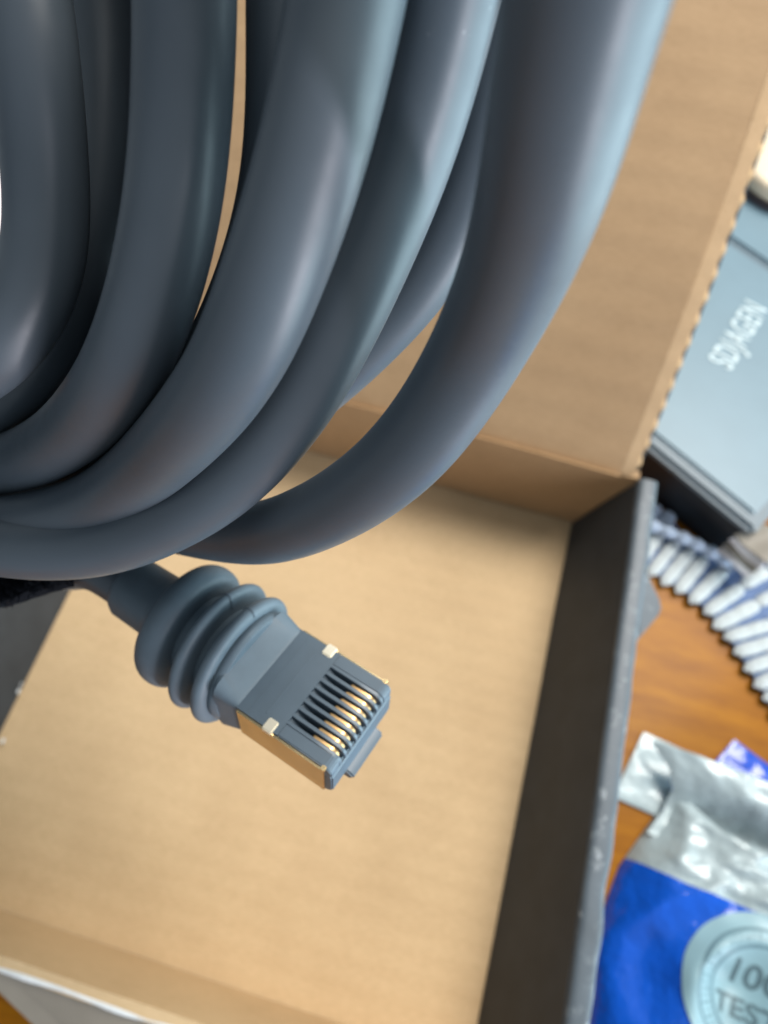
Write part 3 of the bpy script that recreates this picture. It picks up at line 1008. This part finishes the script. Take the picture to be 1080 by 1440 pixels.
def front_lip(s):
    return vblue + (vtop - vblue) * (0.74 - 0.34 * math.sin(math.pi * s) ** 0.8 + 0.03 * math.sin(s * 17)) 
def lip_z(s, v):
    t = max(0, (v - vblue) / (vtop - vblue))
    return pouch_z(s, v) + 2.5 * t * math.sin(math.pi * s) + 1.6 * mnoise.noise(Vector((s * 9, v * .22, 14))) * min(1, s * 9) + 0.8 * mnoise.noise(Vector((s * 21, v * .4, 3))) * min(1, s * 9)
sheet('silver_film', skin(blue_line, front_lip, 40, 70, lip_z), 0.35, M['silver_foil'], pouch, 60)
def back_z(s, v):
    t = (v - vblue) / (vtop + 2 - vblue)
    k = min(1, max(0, (t - 0.50) / 0.30)); k = k * k * (3 - 2 * k)
    return 0.9 + 13.0 * k * math.sin(math.pi * min(1, s * 0.9 + 0.10)) ** 0.7 + (1.0 * mnoise.noise(Vector((s * 7, v * .1, 5))) + 0.9 * mnoise.noise(Vector((s * 17, v * .25, 7)))) * min(1, s * 12)
sheet('back_film', skin(vblue + 9, vtop + 1.0, 36, 60, back_z), 0.35, M['silver_foil'], pouch, 60)

# round seal printed on the pouch, following its bulge
sc_u, sc_v = to_uv(1062, 1402, 12.0)
def seal_pt(du, dv, lift):
    u, v = sc_u + du, sc_v + dv
    lu = left_u(v)
    s = (u - lu) / (PWID - 2 * lu)
    p = po + pr_ * u + pu * v
    # printed on the film: sample its height
    return np.array([p[0], p[1], pouch_z(s, v) + lift])
def seal_ring(name, r0, r1, lift, mat, n=96, k=8, parent=pouch):
    g = []
    for i in range(n + 1):
        a = 2 * math.pi * i / n
        g.append([seal_pt(math.cos(a) * (r0 + (r1 - r0) * j / (k - 1)), math.sin(a) * (r0 + (r1 - r0) * j / (k - 1)), lift) for j in range(k)])
    vs = [p for r in g for p in r]
    fs = [(i * k + j, (i + 1) * k + j, (i + 1) * k + j + 1, i * k + j + 1) for i in range(n) for j in range(k - 1)]
    return mesh(name, vs, fs, mat, parent, True)
SR = 20.0
seal = seal_ring('round_seal', 0.02, SR, 0.60, M['seal'], 96, 16)
seal_ring('seal_line', SR * .79, SR * .83, 0.72, M['paleprint'], 96, 2, seal)
seal_ring('seal_line', SR * .59, SR * .635, 0.72, M['paleprint'], 96, 2, seal)
def warp_text(body, size, du, dv, bold=0.0, rot=0.0, mat=None):
    cu = bpy.data.curves.new('seal_lettering', 'FONT')
    cu.body = body; cu.size = size; cu.offset = bold; cu.resolution_u = 4
    tmp = bpy.data.objects.new('seal_lettering', cu); COL.objects.link(tmp)
    dg = bpy.context.evaluated_depsgraph_get()
    me = bpy.data.meshes.new_from_object(tmp.evaluated_get(dg))
    bpy.data.objects.remove(tmp)
    bm = bmesh.new(); bm.from_mesh(me)
    bmesh.ops.triangulate(bm, faces=bm.faces)
    bmesh.ops.subdivide_edges(bm, edges=[e for e in bm.edges if e.calc_length() > 1.2], cuts=2, use_grid_fill=True)
    bmesh.ops.triangulate(bm, faces=bm.faces)
    cr, sr = math.cos(rot), math.sin(rot)
    for v in bm.verts:
        x, y = v.co.x + du, v.co.y + dv
        x, y = x * cr - y * sr, x * sr + y * cr
        v.co = V(seal_pt(x, y, 0.80))
    return bm_obj('seal_lettering', bm, mat or M['greyprint'], seal, False, None)
warp_text('100%', 8.4, -9.0, 1.2, 0.12)
warp_text('TESTED', 6.6, -10.4, -6.6, 0.12)
# small circular print between the two lines: too fine to read, short strokes
for i in range(34):
    a = math.radians(100 + i * 6.2)
    r0, r1 = SR * .665, SR * (.765 if i % 3 else .74)
    da = 0.011 + 0.008 * (i % 2)
    vs = [seal_pt(math.cos(a + q) * r, math.sin(a + q) * r, 0.80) for r in (r0, r1) for q in (-da, da)]
    mesh('print_stroke', vs, [(0, 1, 3, 2)], M['paleprint'], seal, False)

# second pouch, lying under the first: silver end on the left, dark blue body
def flat_pouch(name, label, pts_px, z, mats, split, seed, thick=5.0):
    root = empty(name, PZ(*pts_px[0], -3.2))
    tag(root, label, 'pouch')
    a, b, c_, d = [PZ(x, y, z) for x, y in pts_px]
    def fn(u, v):
        e = (math.sin(math.pi * u) * math.sin(math.pi * v)) ** 0.5 if 0 < u < 1 and 0 < v < 1 else 0
        return np.array([0, 0, thick * e + 0.9 * e * mnoise.noise(Vector((u * 5, v * 5, seed)))])
    G_ = quad_grid(a, b, c_, d, 40, 24, fn)
    k = int(40 * split)
    if k: sheet('silver_film', G_[:k + 1][::1], -0.4, M[mats[0]], root, 60)
    sheet('blue_film', G_[k:], -0.4, M[mats[1]], root, 60)
    return root
flat_pouch('blue_pouch', 'flat pouch under the blue one, grey silver end showing beside the carton edge', [(862, 1120), (1090, 1222), (1120, 1130), (905, 1030)], -2.5, ('silver_foil', 'blue_foil'), 0.28, 3, 1.1)
flat_pouch('blue_pouch', 'small deep blue pouch corner poking out behind the silver pouch top', [(1033, 1040), (1130, 1112), (1096, 1175), (994, 1084)], -2.3, ('silver_foil', 'blue_sachet'), 0.0, 8, 1.0)

# ------------------------------------------------------------------ white paper behind the left side of the box
pw = sheet('paper_sheet', quad_grid((-190, 140, -2.6), (-20, 175, -2.6), (-5, 420, -2.6), (-190, 420, -2.6), 12, 12, wob(1.2, 2, 5)), 0.3, M['paper'])
tag(pw, 'white sheet of paper seen between the cable loops, left behind the box', 'paper')
